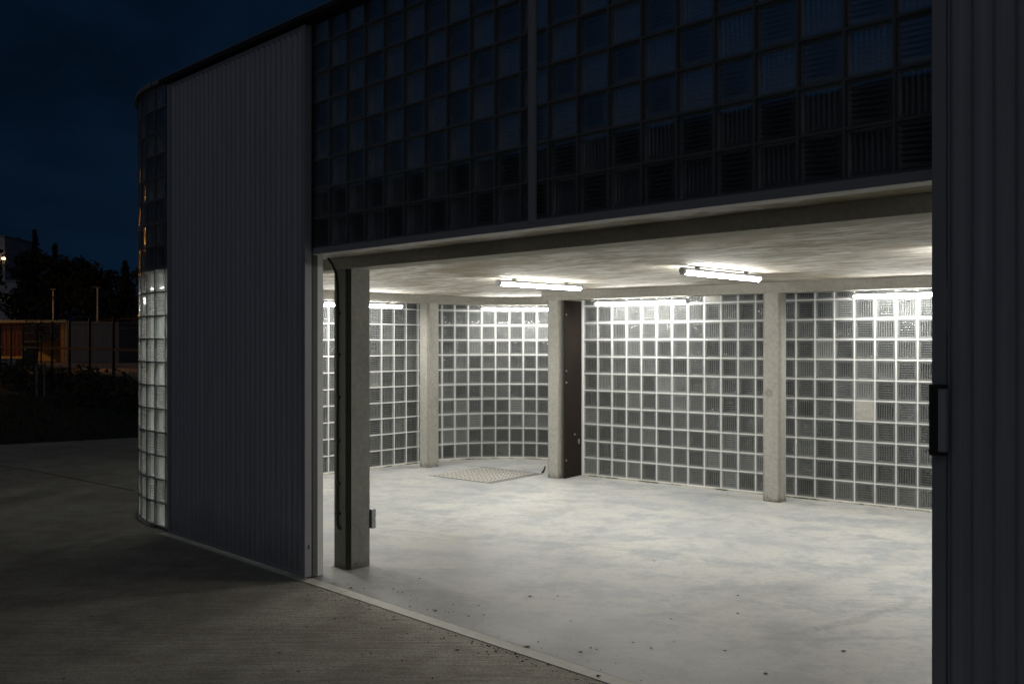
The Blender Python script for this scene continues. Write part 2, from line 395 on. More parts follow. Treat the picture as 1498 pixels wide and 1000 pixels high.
def glass_wall(cols, nrow, z0, rp, cp, ribs=6, skip=(), phase=0, both_h=False, label=None, name='glass_block_wall', end_joint=True, mat=None):
    """cols: list of (centre s, d, ts, td): centre of wall thickness, tangent; outward normal = (td,-ts)"""
    gu, gv = cp / 2 - .006, rp / 2 - .006
    T = {}
    for vert in (True, False): T[vert] = pane_template(gu, gv, ribs, vert, TH / 2 - .003)
    Vs, Fs, R, G, K = [], [], [], [], []; base = 0
    for ci, (s, d, ts, td) in enumerate(cols):
        t = np.array([ts, td, 0]); nrm = np.array([td, -ts, 0]); c = np.array([s - S0, d - D0, 0])
        for r in range(nrow):
            if (ci, r) in skip: continue
            A = (ci + r + phase) % 2 == 0
            zc = z0 + (r + .5) * rp; rv = rng.random()
            for side in (1, -1):
                vert = A if side == 1 else ((not A) if not both_h else False)
                V, Fq, RG = T[vert]
                jit = 1 + .0 * rv
                pos = c + V[:, :1] * t + (V[:, 2:] * side * jit) * nrm; pos[:, 2] = zc + V[:, 1]
                Vs.append(pos); Fs.append((Fq if side == 1 else Fq[:, ::-1]) + base); base += len(V); R.append(np.full(len(V), rv)); G.append(RG); K.append(np.full(len(V), float(A)))
    V = np.concatenate(Vs); Fq = np.concatenate(Fs); R = np.concatenate(R)
    me = bpy.data.meshes.new(name)
    me.vertices.add(len(V)); me.vertices.foreach_set('co', V.astype(np.float32).ravel())
    me.loops.add(Fq.size); me.loops.foreach_set('vertex_index', Fq.astype(np.int32).ravel())
    me.polygons.add(len(Fq)); me.polygons.foreach_set('loop_start', np.arange(0, Fq.size, 4, dtype=np.int32))
    me.polygons.foreach_set('use_smooth', np.ones(len(Fq), bool))
    me.materials.append(mat or M_GLASS)
    at = me.attributes.new('rnd', 'FLOAT', 'POINT'); at.data.foreach_set('value', R.astype(np.float32))
    at = me.attributes.new('plain', 'FLOAT', 'POINT'); at.data.foreach_set('value', np.concatenate(K).astype(np.float32))
    at = me.attributes.new('ridge', 'FLOAT', 'POINT'); at.data.foreach_set('value', np.concatenate(G).astype(np.float32))
    me.update(); me.validate()
    o = bpy.data.objects.new(name, me); COL.objects.link(o); o.parent = bld
    if label: o['label'] = label
    # joints
    mb = MB(); zt = z0 + nrow * rp
    n = len(cols)
    for ci, (s, d, ts, td) in enumerate(cols):
        for e in ((-1, 1) if ci == n - 1 and end_joint else (-1,)):
            p = (s + e * cp / 2 * ts, d + e * cp / 2 * td)
            if e == -1 and ci > 0:
                q = cols[ci - 1]; t2 = (ts + q[2], td + q[3]); l = math.hypot(*t2); tt = (t2[0] / l, t2[1] / l)
            else: tt = (ts, td)
            nn_ = (tt[1], -tt[0])
            for sg, mi in ((1, 1), (-1, 0)):
                mb.obox((p[0] + sg * nn_[0] * TH / 4, p[1] + sg * nn_[1] * TH / 4), tt, .0055, TH / 4, z0 - .004, zt + .004, mi)
        for r in range(nrow + 1):
            z = z0 + r * rp
            for sg, mi in ((1, 1), (-1, 0)):
                mb.obox((s + sg * td * TH / 4, d - sg * ts * TH / 4), (ts, td), cp / 2 - .0056, TH / 4 - (.002 if sg > 0 else .001), z - .0055, z + .0055, mi)
    LB(mb).build('joint_grid', [M_JOINT, M_JOUT], o)
    return o

def line_cols(p0, t, n, cp): return [(p0[0] + (i + .5) * cp * t[0], p0[1] + (i + .5) * cp * t[1], t[0], t[1]) for i in range(n)]
# front facade: tangent +s, outward normal = (0,-1): (td,-ts) -> (0,-1) ok
dm = 3.56 + TH / 2
JF = -1.409                                      # a joint on the facade
nleft = 20
s_l = JF - nleft * PF                            # -5.441
front_up = line_cols((s_l, dm), (1, 0), 34, PF)
glass_wall(front_up, 8, 2.308, PF, PF, phase=1, both_h=True, mat=M_GLASS_UP, label='dark upper glass block screen above the opening')
nl2 = int(round((s_l - CS) / PF)); cpl = (s_l - CS) / nl2
side_front = line_cols((CS, dm), (1, 0), nl2, cpl)
glass_wall(side_front, 8, 2.308, PF, cpl, phase=1, both_h=True, mat=M_GLASS_UP, label='upper glass blocks behind the parked left door leaf')
glass_wall(line_cols((CS, dm), (1, 0), nl2 - 0, cpl)[:-0 or None], 11, .02, PB, cpl, ribs=6)
# right of opening
glass_wall(line_cols((-1.20, dm), (1, 0), 14, PF), 11, .02, PB, PF, ribs=0)
# left round end, from back-left arc round to front-left arc. tangent direction so that outward normal=(td,-ts)
def arc_cols(cs, cd, a0, a1, n):
    R = RO - TH / 2; out = []
    for i in range(n):
        a = a0 + (a1 - a0) * (i + .5) / n
        o_ = (math.cos(a), math.sin(a))                      # outward
        out.append((cs + R * o_[0] * .9985, cd + R * o_[1] * .9985, -o_[1], o_[0]))  # td=o0 ; -ts=o1
    return out
NA = 13; cpa = (RO - TH / 2) * PI / 2 / NA
arcF = arc_cols(CS, CF, PI, 1.5 * PI, NA); arcB = arc_cols(CS, CB, .5 * PI, PI, NA)
sl = CS - RO + TH / 2
ne = 13; cpe = (CB - CF) / ne
endw = [(sl, CB - (i + .5) * cpe, 0, -1) for i in range(ne)]
for cols, cp, ph in ((arcF, cpa, 0), (endw, cpe, 1), (arcB, cpa, 0)):
    glass_wall(cols, 11, .02, PB, cp, phase=ph, mat=M_GLASS_SIDE if cols is not arcB else None, label='curved glass block wall' if cols is not endw else None)
    glass_wall(cols, 8, 2.308, PF, cp, phase=ph + 1, ribs=6 if cols is arcF else 4, mat=M_GLASS_UP)
# back: short straight after back arc, then return
bk = [( -7.27 - (i + .5) * .17, CB + RO - TH / 2, -1, 0) for i in range(4)]
glass_wall(bk, 11, .02, PB, .17)
# main back wall
tb = 7.08 * PI / 180; b = (math.cos(tb), math.sin(tb)); mI = (math.sin(tb), -math.cos(tb))
B0 = (-7.185, 8.652)
def BK(t, off): return (B0[0] + t * b[0] + off * mI[0], B0[1] + t * b[1] + off * mI[1])   # off>0 towards the room
def back_cols(t0, n, cp):
    out = []
    for i in range(n):
        p = BK(t0 + (i + .5) * cp, -TH / 2); out.append((p[0], p[1], -b[0], -b[1]))
    return out[::-1]
# px of a known joint -> t
def t_of_px(px):
    r = (px - 749) / F; rs, rd = SD(r, 1.0)
    # B0 + t b = k*(rs,rd)
    det = b[0] * (-rd) - (-rs) * b[1]
    return ((-B0[0]) * (-rd) - (-rs) * (-B0[1])) / det
tj = t_of_px(874.3)
tA0 = tj - PF
nA = 12
colsA = back_cols(tA0, nA, PF)
rA = 10
iplug = int((t_of_px(1043) - tA0) / PF)
glass_wall(colsA, 11, .02, PB, PF, skip={(nA - 1 - iplug, 10)}, label='back glass block wall between dark steel panel and middle column')
tj2 = t_of_px(1164.3)
tB0 = tj2 - 1 * PF
iplug2 = int((t_of_px(1266) - tB0) / PF); rplug = int((1.65 - (604 - 500) / F * 9.25 - .02) / PB)
nB = 26
glass_wall(back_cols(tB0, nB, PF), 11, .02, PB, PF, skip={(nB - 1 - iplug2, rplug)}, phase=1, label='back glass block wall right of the middle column')
tA1 = tA0 + nA * PF
glass_wall(back_cols(tA0, nA + int((tB0 - tA1) / PF) + nB, PF), 8, 2.308, PF, PF, ribs=0)
# right end
dR = BK(tB0 + nB * PF, 0)[1]
nr = int((dR - 3.7) / PF)
glass_wall([(SR - .2, 3.68 + (i + .5) * PF, 0, 1) for i in range(nr)], 11, .02, PB, PF, ribs=0)
# concrete plugs
mb = MB()
for t, r in ((tA0 + (iplug + .5) * PF, 10), (tB0 + (iplug2 + .5) * PF, rplug)):
    mb = MB(); p = BK(t, -TH / 2)
    mb.obox(p, b, PF / 2 - .007, TH / 2 - .001, .02 + r * PB + .006, .02 + (r + 1) * PB - .006)
    q = LB(mb).build('blind_block', M_COLUMN, bld, bevel=.003); q['label'] = 'solid mortar filled block in the glass wall'
# post between the two back panels, hidden behind the column
mb = MB(); mb.obox(BK((tA1 + tB0) / 2, -TH / 2), b, max(.005, (tB0 - tA1) / 2 - .006), TH / 2 - .004, 0, 2.4)
LB(mb).build('wall_post', M_WHITE, bld)
# white frame post at the left end of the back wall
mb = MB(); mb.obox(BK((-.07 + tA0 - .006) / 2, -.035), b, (tA0 - .006 + .07) / 2, .045, 0, 2.28)
LB(mb).build('door_post', M_WHITE, bld, bevel=.004)
# sills under back walls
mb = MB(); mb.obox(BK((tA0 + tB0 + nB * PF) / 2, -TH / 2), b, (tB0 + nB * PF - tA0) / 2, TH / 2 + .012, 0, .0145)
mb.obox((-8.03 + .38, CB + RO - TH / 2), (1, 0), .39, TH / 2 + .012, .0, .0145)
pts = [(CS + r * math.cos(a), CB + r * math.sin(a)) for r, rg in ((RO + .012, range(0, 17)), (RO - TH - .012, range(16, -1, -1))) for a in [PI / 2 + PI / 2 * i / 16 for i in rg]]
mb.prism(pts, 0, .0145)
mb.box(CS - RO - .012, CS - RO + TH + .012, CF, CB, 0, .0145)
pts = [(CS + r * math.cos(a), CF + r * math.sin(a)) for r, rg in ((RO + .012, range(0, 17)), (RO - TH - .012, range(16, -1, -1))) for a in [PI + PI / 2 * i / 16 for i in rg]]
mb.prism(pts, 0, .0145)
LB(mb).build('wall_sill', M_SILL, bld)

# ------------------------------------------------------------------ concrete frame
def chamfer_rect(c, t, hu, hw, ch):
    n = (-t[1], t[0]); q = []
    for a, b_ in ((-1, -1), (1, -1), (1, 1), (-1, 1)):
        for k in ((0, 1) if a * b_ > 0 else (1, 0)):
            uu = a * (hu - (ch if k else 0)); ww = b_ * (hw - (0 if k else ch))
            q.append((uu, ww))
    return [(c[0] + u * t[0] + w * n[0], c[1] + u * t[1] + w * n[1]) for u, w in q]
RING = 2.155; FB = 2.18; CEIL = 2.262
def column(poly, zt, mat, label):
    mb = MB(); mb.prism(poly, 0, zt)
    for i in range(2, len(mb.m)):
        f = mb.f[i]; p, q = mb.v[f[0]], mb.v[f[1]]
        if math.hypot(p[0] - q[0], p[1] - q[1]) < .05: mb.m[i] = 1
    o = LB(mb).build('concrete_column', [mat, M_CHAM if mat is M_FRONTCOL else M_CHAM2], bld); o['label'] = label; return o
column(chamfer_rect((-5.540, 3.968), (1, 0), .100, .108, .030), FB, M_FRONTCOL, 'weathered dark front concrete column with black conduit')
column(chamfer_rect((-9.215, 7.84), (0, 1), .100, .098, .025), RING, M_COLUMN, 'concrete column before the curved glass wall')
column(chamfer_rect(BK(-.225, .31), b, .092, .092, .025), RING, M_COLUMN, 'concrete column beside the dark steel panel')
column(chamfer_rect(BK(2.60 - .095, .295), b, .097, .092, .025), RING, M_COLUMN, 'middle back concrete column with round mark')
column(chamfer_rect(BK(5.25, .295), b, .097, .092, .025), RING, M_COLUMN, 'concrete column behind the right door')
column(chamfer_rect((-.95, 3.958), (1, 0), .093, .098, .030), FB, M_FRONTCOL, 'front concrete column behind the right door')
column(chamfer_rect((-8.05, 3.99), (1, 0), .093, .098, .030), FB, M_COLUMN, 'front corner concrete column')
# beams
mb = MB(); mb.box(-7.95, SR - .3, 3.862, 4.058, FB, CEIL - .0)
o = LB(mb).build('front_beam', M_FBEAM, bld)
def ring_poly(r0, r1, a0, a1, c, n=20):
    A = [a0 + (a1 - a0) * i / n for i in range(n + 1)]
    return [(c[0] + r0 * math.cos(a), c[1] + r0 * math.sin(a)) for a in A] + [(c[0] + r1 * math.cos(a), c[1] + r1 * math.sin(a)) for a in A[::-1]]
mb = MB()
def strip_prism(mb, poly, n, z0, z1):
    # poly = outer n+1 pts then inner reversed: build as quads to stay well formed
    m_ = len(poly) // 2
    for i in range(m_ - 1):
        q = [poly[i], poly[i + 1], poly[2 * m_ - 2 - i], poly[2 * m_ - 1 - i]]
        vs = [(p[0], p[1], z0) for p in q] + [(p[0], p[1], z1) for p in q]
        fs = [(3, 2, 1, 0), (4, 5, 6, 7), (0, 1, 5, 4), (2, 3, 7, 6)]
        mb.add(vs, fs)
strip_prism(mb, ring_poly(1.40, 1.20, PI / 2, PI, (CS, CB)), 20, RING, CEIL)
strip_prism(mb, ring_poly(1.40, 1.20, PI, 1.5 * PI, (CS, CF)), 20, RING, CEIL)
mb.box(CS - 1.40, CS - 1.20, CF, CB, RING, CEIL)
mb.box(CS, -7.30, CB + 1.20, CB + 1.40, RING, CEIL)
LB(mb).build('ring_beam', M_BEAM, bld)
mb = MB(); mb.obox(BK((-.40 + 8.2) / 2, .30), b, (8.2 + .40) / 2, .0995, RING, CEIL)
o = LB(mb).build('back_beam', M_BEAM, bld)
# roof slab (its underside is the ceiling)
def outline(inset):
    R = RO - inset
    P = [(SR - .2 - inset, 3.56 + inset)]
    P = []
    P += [(CS + R * math.cos(a), CF + R * math.sin(a)) for a in [1.5 * PI - PI / 2 * i / 16 for i in range(17)]]
    P += [(CS + R * math.cos(a), CB + R * math.sin(a)) for a in [PI - PI / 2 * i / 16 for i in range(17)]]
    P += [(-7.27, CB + RO - inset), BK(-.06, -inset), BK(tB0 + nB * PF, -inset), (SR - .2, dR - .3), (SR - .2, 3.56 + inset)]
    return P
mb = MB(); mb.prism(outline(.10)[::-1], CEIL + .001, 2.70)
for i in range(1, len(mb.m)): mb.m[i] = 1
LB(mb).build('roof_slab', [M_CEIL, M_BITUMEN], bld)
# roof edge capping: a band running along the screen top
mb = MB()
zc0, zc1 = 2.308 + 8 * PF + .006, 2.308 + 8 * PF + .040
mb.box(CS, SR, 3.535, 3.665, zc0, zc1)
strip_prism(mb, ring_poly(RO + .03, RO - TH - .03, 1.5 * PI, PI, (CS, CF)), 20, zc0, zc1)
mb.box(CS - RO - .03, CS - RO + TH + .03, CF, CB, zc0, zc1)
strip_prism(mb, ring_poly(RO + .03, RO - TH - .03, PI, PI / 2, (CS, CB)), 20, zc0, zc1)
LB(mb).build('roof_edge', M_CAP, bld)
# sliding door track under the cap
mb = MB(); mb.box(-7.60, SR, 3.445, 3.534, 3.866, 3.888); mb.box(-7.56, SR, 3.52, 3.553, 3.848, 3.866)
mb.box(-7.61, SR, 3.440, 3.4445, 3.862, 3.892)
LB(mb).build('door_track', M_DARK, bld)
# lintel
mb = MB(); mb.box(-5.468, -1.2, 3.562, 3.6585, 2.258, 2.3015)
LB(mb).build('lintel', M_LINTEL, bld, bevel=.003)
mb = MB(); mb.box(-5.468, -1.2, 3.548, 3.5615, 2.2585, 2.300)
LB(mb).build('lintel_trim', M_DFRAME, bld)
# mullion flat bar in front of the upper screen
mb = MB(); mb.box(-3.350, -3.296, 3.542, 3.5575, 2.285, 3.925)
LB(mb).build('mullion', M_DFRAME, bld, bevel=.002)
# jambs
for s0, s1, nm in ((-5.475, -5.459, 'l'), (-1.214, -1.2, 'r')):
    mb = MB(); mb.box(s0, s1, 3.5615, 3.662, .006, 2.2575); mb.box(s0 + (.004 if nm == 'l' else -.03), s1 + (.03 if nm == 'x' else .0), 3.545, 3.5612, .006, 2.2575)
    LB(mb).build('door_jamb', M_WHITE, bld, bevel=.002)
# brown steel panel
mb = MB(); p = BK(-.078, .38); q = BK(-.078, -.93)
mb.obox(((p[0] + q[0]) / 2, (p[1] + q[1]) / 2), mI, .655, .004, .004, RING - .003)
pan = LB(mb).build('steel_panel', M_BROWN, bld); pan['label'] = 'dark brown steel panel between column and glass wall'
for off, z in ((.345, .22), (.345, 1.16), (.345, 1.98), (.16, .52), (.345, 1.3)):
    c = BK(-.072, off); mb = MB()
    mb.tube([(c[0], c[1], z), (c[0] + .008 * b[0], c[1] + .008 * b[1], z)], .011, 8)
    LB(mb).build('bolt', M_POLE, pan)
mb = MB(); c = BK(-.065, .075); mb.obox(c, b, .008, .006, .40, .455)
LB(mb).build('handle', M_POLE, pan)

# ------------------------------------------------------------------ sliding doors
def sliding_door(s0, s1, handle_side, label):
    d0, d1 = 3.480, 3.535; z0, z1 = .024, 3.842
    mb = MB(); prof = []
    s = s0 + .05; e = s1 - .05; P = .0735
    n = int(round((e - s) / P)); P = (e - s) / n
    for i in range(n):
        for f, dd in ((0, .004), (.10, .004), (.30, .0175), (.42, .019), (.60, .019), (.72, .0175), (.92, .004)):
            prof.append((s + (i + f) * P, d0 - .002 + (.019 - dd) + .004))
    prof.append((e, d0 + .017))
    for (a, da), (c, dc) in zip(prof[:-1], prof[1:]):
        mb.add([(a, da, z0 + .03), (c, dc, z0 + .03), (c, dc, z1 - .03), (a, da, z1 - .03)], [(0, 1, 2, 3)])
    mb.box(s + .001, e - .001, d1 - .012, d1 - .006, z0 + .03, z1 - .03)
    o = LB(mb).build('sliding_door', M_DOOR, bld, smooth=True); o['label'] = label
    m2 = o.modifiers.new('edge', 'EDGE_SPLIT'); m2.split_angle = math.radians(50)
    mb = MB()
    mb.box(s0, s0 + .048, d0, d1, z0, z1); mb.box(s1 - .048, s1, d0, d1, z0, z1)
    mb.box(s0 + .0485, s1 - .0485, d0 + .004, d1 - .002, z0, z0 + .032); mb.box(s0 + .0485, s1 - .0485, d0 + .004, d1 - .002, z1 - .032, z1)
    LB(mb).build('door_frame', M_DFRAME, o, bevel=.002)
    # edge seal profile behind the leaf
    mb = MB(); x0 = s1 - .03 if handle_side > 0 else s0 + .004
    mb.box(x0, x0 + .026, d1 + .002, d1 + .010, z0 + .004, z1 - .3)
    LB(mb).build('door_seal', M_PLASTIC, o)
    if handle_side > 0:
        mb = MB(); mb.box(s1 - .0005, s1 + .002, d1 - .030, d1 - .018, .215, .245)
        LB(mb).build('lock_hole', M_PLASTIC, o)
    else:
        mb = MB(); a, bb, y0, zl, zh = s0 + .001, s0 + .058, d0 - .032, 1.236, 1.495
        mb.box(a, a + .03, y0, d0 - .0005, zl, zh)
        mb.box(a + .0305, bb, y0, d0 - .0005, zl, zl + .014); mb.box(a + .0305, bb, y0, d0 - .0005, zh - .014, zh)
        LB(mb).build('handle', M_DARK, o, bevel=.002)
        mb = MB(); mb.box(a + .0308, bb, y0 + .005, d0 - .0007, zl + .0145, zh - .0145)
        LB(mb).build('handle_plate', M_GREYPL, o)
    return o
sliding_door(-7.534, -5.412, 1, 'grey corrugated sliding door leaf parked left of the opening')
sliding_door(-1.239, .885, -1, 'grey corrugated sliding door leaf with black handle, right of the opening')

# ------------------------------------------------------------------ ground
def sheet(name, poly, z, mat, kind='structure', loc=None):
    mb = MB(); mb.add([(p[0], p[1], z) for p in poly], [tuple(range(len(poly)))])
    o = mb.build(name, mat); o['kind'] = kind; return o
sheet('ground', [(-500, -300), (500, -300), (500, 600), (-500, 600)], -.05, M_SOIL)
g0 = gp(0, 650); g1 = gp(200, 639.5)
dx, dy = g1[0] - g0[0], g1[1] - g0[1]; l = math.hypot(dx, dy); dx, dy = dx / l, dy / l
edge = lambda k: (g0[0] + dx * k, g0[1] + dy * k)
sheet('pavement', [(-60, -20), (40, -20), (40, 24), edge(9), edge(4), edge(0), edge(-6), (-60, g0[1] - 12)], -.0025, M_PAVE)
sheet('lawn', [edge(-6), edge(0), edge(4), edge(9), (-2, 30), (-8, 46), (-30, 60), (-60, 60), (-60, g0[1] - 12)], -.03, M_GRASS)
sheet('yard', [(-80, 56), (-28, 58), (-9, 28), (10, 34), (5, 110), (-90, 110)], -.02, M_YARD)
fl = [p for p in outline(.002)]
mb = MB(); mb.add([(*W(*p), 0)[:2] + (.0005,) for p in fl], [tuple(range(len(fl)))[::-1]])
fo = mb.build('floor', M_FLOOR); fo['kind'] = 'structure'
# threshold strip
mb = MB(); mb.box(-7.66, -5.0, 3.468, 3.5575, -.01, .0015); mb.box(-4.996, -2.30, 3.468, 3.5575, -.01, .001); mb.box(-2.296, SR, 3.468, 3.5575, -.01, .0015)
th = LB(mb).build('threshold_strip', M_TRACK, bld)

# paving control joint
mb = MB()
pp = [gp(px, py) for px, py in ((-60, 674), (39, 686), (100, 698), (196, 717))]
for (a, c) in zip(pp[:-1], pp[1:]):
    t = (c[0] - a[0], c[1] - a[1]); l = math.hypot(*t); t = (t[0] / l, t[1] / l)
    mb.obox(((a[0] + c[0]) / 2, (a[1] + c[1]) / 2), t, l / 2, .008, -.003, .0005)
o = mb.build('paving_joint', M_DEBRIS); o['kind'] = 'structure'

# ------------------------------------------------------------------ lamps
def batten(center, t, z, label, length=1.24):
    """tube batten; centre x,y world, t direction world"""
    ang = math.atan2(t[1], t[0])
    root = empty('batten_light', (center[0], center[1], z), ang)
    tag(root, label, 'lamp', 'tubular batten lights of the garage')
    h = length / 2; R = .028; seg = 14
    def shell(mb, a0, a1, r, x0, x1, cap=False):
        A = [a0 + (a1 - a0) * i / seg for i in range(seg + 1)]
        vs = [(x, r * math.cos(a), r * math.sin(a)) for x in (x0, x1) for a in A]
        fs = [(i, i + 1, seg + 1 + i + 1, seg + 1 + i) for i in range(seg)]
        mb.add(vs, [f[::-1] for f in fs])
    mb = MB(); shell(mb, PI * .985, 2.015 * PI, R, -h + .035, h - .035)
    mb.build('diffuser', M_TUBE, root, smooth=True)
    mb = MB()
    prof = [(-R * .985, .0062), (R * .985, .0062), (R * .78, .022), (R * .5, .027), (-R * .5, .027), (-R * .78, .022)]
    n = len(prof)
    vs = [(x, p[0], p[1]) for x in (-h + .036, h - .036) for p in prof]
    mb.add(vs, [(i, (i + 1) % n, n + (i + 1) % n, n + i) for i in range(n)])
    mb.build('housing', M_GREYPL, root)
    for sgn in (-1, 1):
        mb = MB(); mb.tube([(sgn * (h - .037), 0, -.001), (sgn * (h - .006), 0, -.001), (sgn * h, 0, -.001)], [R + .0025, R + .0025, R - .006], 12)
        mb.build('end_cap', M_GREYPL, root)
        mb = MB(); mb.box(sgn * h * .62 - .014, sgn * h * .62 + .014, -.02, .02, .0275, .0468)
        mb.build('clip', M_GREYPL, root)
    return root
zl = CEIL - .047
batten(W(-6.15, 6.70)[:2], NN, zl, 'lit ceiling batten nearest the column beside the dark steel panel')
batten(W(-4.09, 6.72)[:2], NN, zl, 'lit ceiling batten with exposed grey end cap, right one on the open soffit')
batten(W(-2.03, 6.72)[:2], NN, zl, 'lit ceiling batten hidden behind the right door leaf')
zr = RING - .047
bw = (b[0] * E[0] + b[1] * NN[0], b[0] * E[1] + b[1] * NN[1])
def bkw(t, off): return W(*BK(t, off))[:2]
t3 = (t_of_px(888) + t_of_px(1023)) / 2
batten(bkw(t3 - .01, .26), bw, zr, 'lit batten under the back beam between dark steel panel and middle column')
batten(bkw(t_of_px(1258.7) + .60, .26), bw, zr, 'lit batten under the back beam, meeting the edge of the right door')
batten(bkw(t_of_px(1258.7) + 2.9, .26), bw, zr, 'lit batten under the back beam, out of sight behind the right door')
batten((.17, 12.42), (1, -.01), zr, 'lit batten before the curved glass wall')
batten(W(-7.15, 4.10)[:2], E, zr, 'lit batten behind the left door leaf, beside the front corner column')
aa = PI + math.radians(36)
batten(W(CS + 1.25 * math.cos(aa), CF + 1.25 * math.sin(aa))[:2], (-math.sin(aa) * E[0] + math.cos(aa) * NN[0], -math.sin(aa) * E[1] + math.cos(aa) * NN[1]), zr, 'lit batten behind the left door leaf, glowing through the curved glass end')
rt = (-1.39, 11.60); batten((rt[0] - .62 * .70, rt[1] - .62 * .714), (.70, .714), zr, 'lit batten half hidden behind the dark front column')

# ------------------------------------------------------------------ small things in the garage
# conduit on the front column
root = empty('cable_conduit', (*W(-5.575, 3.85)[:2], .3), ROT)
tag(root, 'black cable conduit clipped to the dark front column', 'conduit')
def ld(s, d, z): return (s + 5.575, d - 3.85, z - .3)
fy = 3.860 - .010
pth = [ld(-5.60, 3.80, 2.262), ld(-5.597, 3.835, 2.215), ld(-5.585, fy, 2.165), ld(-5.565, fy, 2.11), ld(-5.557, fy, 2.06), ld(-5.556, fy, 2.0)] + \
      [ld(-5.556, fy, z) for z in (1.6, 1.2, .8, .5, .36)] + [ld(-5.554, fy, .315), ld(-5.54, fy, .295), ld(-5.522, fy + .01, .29)]
mb = MB(); mb.tube(pth, .0085, 8); mb.build('cable', M_PLASTIC, root, smooth=True)
for z in (1.86, 1.56, 1.25, .93, .62, .40):
    mb = MB(); q = ld(-5.550, fy, z); mb.box(q[0] - .014, q[0] + .022, q[1] - .011, q[1] + .009, q[2] - .008, q[2] + .008)
    mb.build('clip', M_PLASTIC, root)
# switch box on the column's right-hand side
root = empty('switch_box', (*W(-5.47, 4.0765)[:2], .27), ROT)
tag(root, 'small grey double switch box on the back edge of the front column', 'switch')
for z in (0, .085):
    mb = MB(); mb.box(-.03, .025, .001, .040, z * .85, z * .85 + .069); mb.build('housing' if z == 0 else 'upper_housing', M_GREYPL, root, bevel=.004)
# tread plate hatch
P4 = [gp(624.3, 695.1), gp(719.6, 707.3), gp(796, 692), gp(704.7, 683)]
cx, cy = sum(p[0] for p in P4) / 4, sum(p[1] for p in P4) / 4
ax = (P4[1][0] - P4[0][0], P4[1][1] - P4[0][1]); ang = math.atan2(ax[1], ax[0])
root = empty('floor_hatch', (cx, cy, .001), ang)
tag(root, 'square ribbed metal hatch plate set in the concrete floor', 'hatch')
mb = MB(); mb.box(-.505, .505, -.505, .505, 0, .004); mb.build('plate', M_PLATE, root)
mb = MB(); k = 0
st = .0715
nn = int(1.0 / st)
for i in range(nn):
    for j in range(nn):
        x = -.5 + (i + .5) * st; y = -.5 + (j + .5) * st
        a = PI / 4 if (i + j) % 2 else -PI / 4
        a = PI / 2 if i % 2 == 0 else PI / 2
        mb.obox((x, y + (st * .5 if i % 2 else 0) * .0), (math.cos(a + .45 * (1 if i % 2 else -1)), math.sin(a + .45 * (1 if i % 2 else -1))), .031, .012, .0045, .0085)
mb.build('tread_rib', M_TRACK, root)['kind'] = 'stuff'
# black stub at the column foot
mb = MB(); a = gp(796, 692); mb.tube([(.012, 0, .012), (.035, 0, .02), (.052, .006, .06), (.058, .01, .095)], [.013, .014, .010, .006], 8)
o = mb.build('cable_stub', M_PLASTIC, loc=(a[0] - .045, a[1], 0), smooth=True); tag(o, 'short black cable stub rising beside the hatch and column foot', 'cable')
# round cast mark on the middle column is part of the column wall
mb = MB(); c = BK(2.60 - .12, .389)
cz = 1.65 - (575 - 500) / F * 9.35
for r0 in (.036, .020):
    pts = [(c[0] + r0 * math.cos(2 * PI * i / 20) * b[0], c[1] + r0 * math.cos(2 * PI * i / 20) * b[1], cz + r0 * math.sin(2 * PI * i / 20)) for i in range(21)]
    mb.tube(pts, .003, 6)
LB(mb).build('cast_ring', M_SLAB, bld)

# fallen leaves and crumbs on the floor
def leaf(px, py, r, mat, label, flat=.25):
    x, y = gp(px, py)
    mb = MB(); n = 7; a0 = random.random() * 6
    ring = [(r * (1 if i % 2 else .6) * math.cos(a0 + 2 * PI * i / n), r * .6 * math.sin(a0 + 2 * PI * i / n), .002 + random.random() * r * flat) for i in range(n)]
    mb.add(ring + [(0, 0, r * .35)] + [(0, 0, .0005)], [(i, (i + 1) % n, n) for i in range(n)] + [((i + 1) % n, i, n + 1) for i in range(n)])
    o = mb.build('fallen_leaf', mat, loc=(x, y, .001)); tag(o, label, 'leaf', 'dry leaves and crumbs on the concrete'); return o
leaf(489, 828.5, .020, M_DEADLEAF, 'orange leaf at the foot of the dark front column')
leaf(776, 872, .020, M_DEADLEAF, 'orange brown leaf alone on the open floor')
leaf(957, 820.5, .016, M_DEADLEAF, 'small brown leaf on the floor, farthest from the threshold')
for px, py, r in ((514, 860, .018), (614, 846, .013), (637, 893, .016), (816, 872, .013), (850, 954, .016), (1079, 871, .013), (1079, 897, .013), (982, 905, .011), (953, 948, .012), (1061, 952, .014), (875, 989, .018), (582, 866, .011), (771, 946, .022), (669, 951, .02), (541, 891, .014), (437, 982, .012), (410, 955, .016), (835, 908, .01), (700, 886, .01), (1120, 985, .016), (1234, 953, .018), (986, 938, .01), (926, 940, .012)):
    leaf(px, py, r, M_DEBRIS, 'tiny dark crumb of leaf litter lying on the concrete')
for px, py in ((362, 930), (400, 955), (610, 925)):
    pass

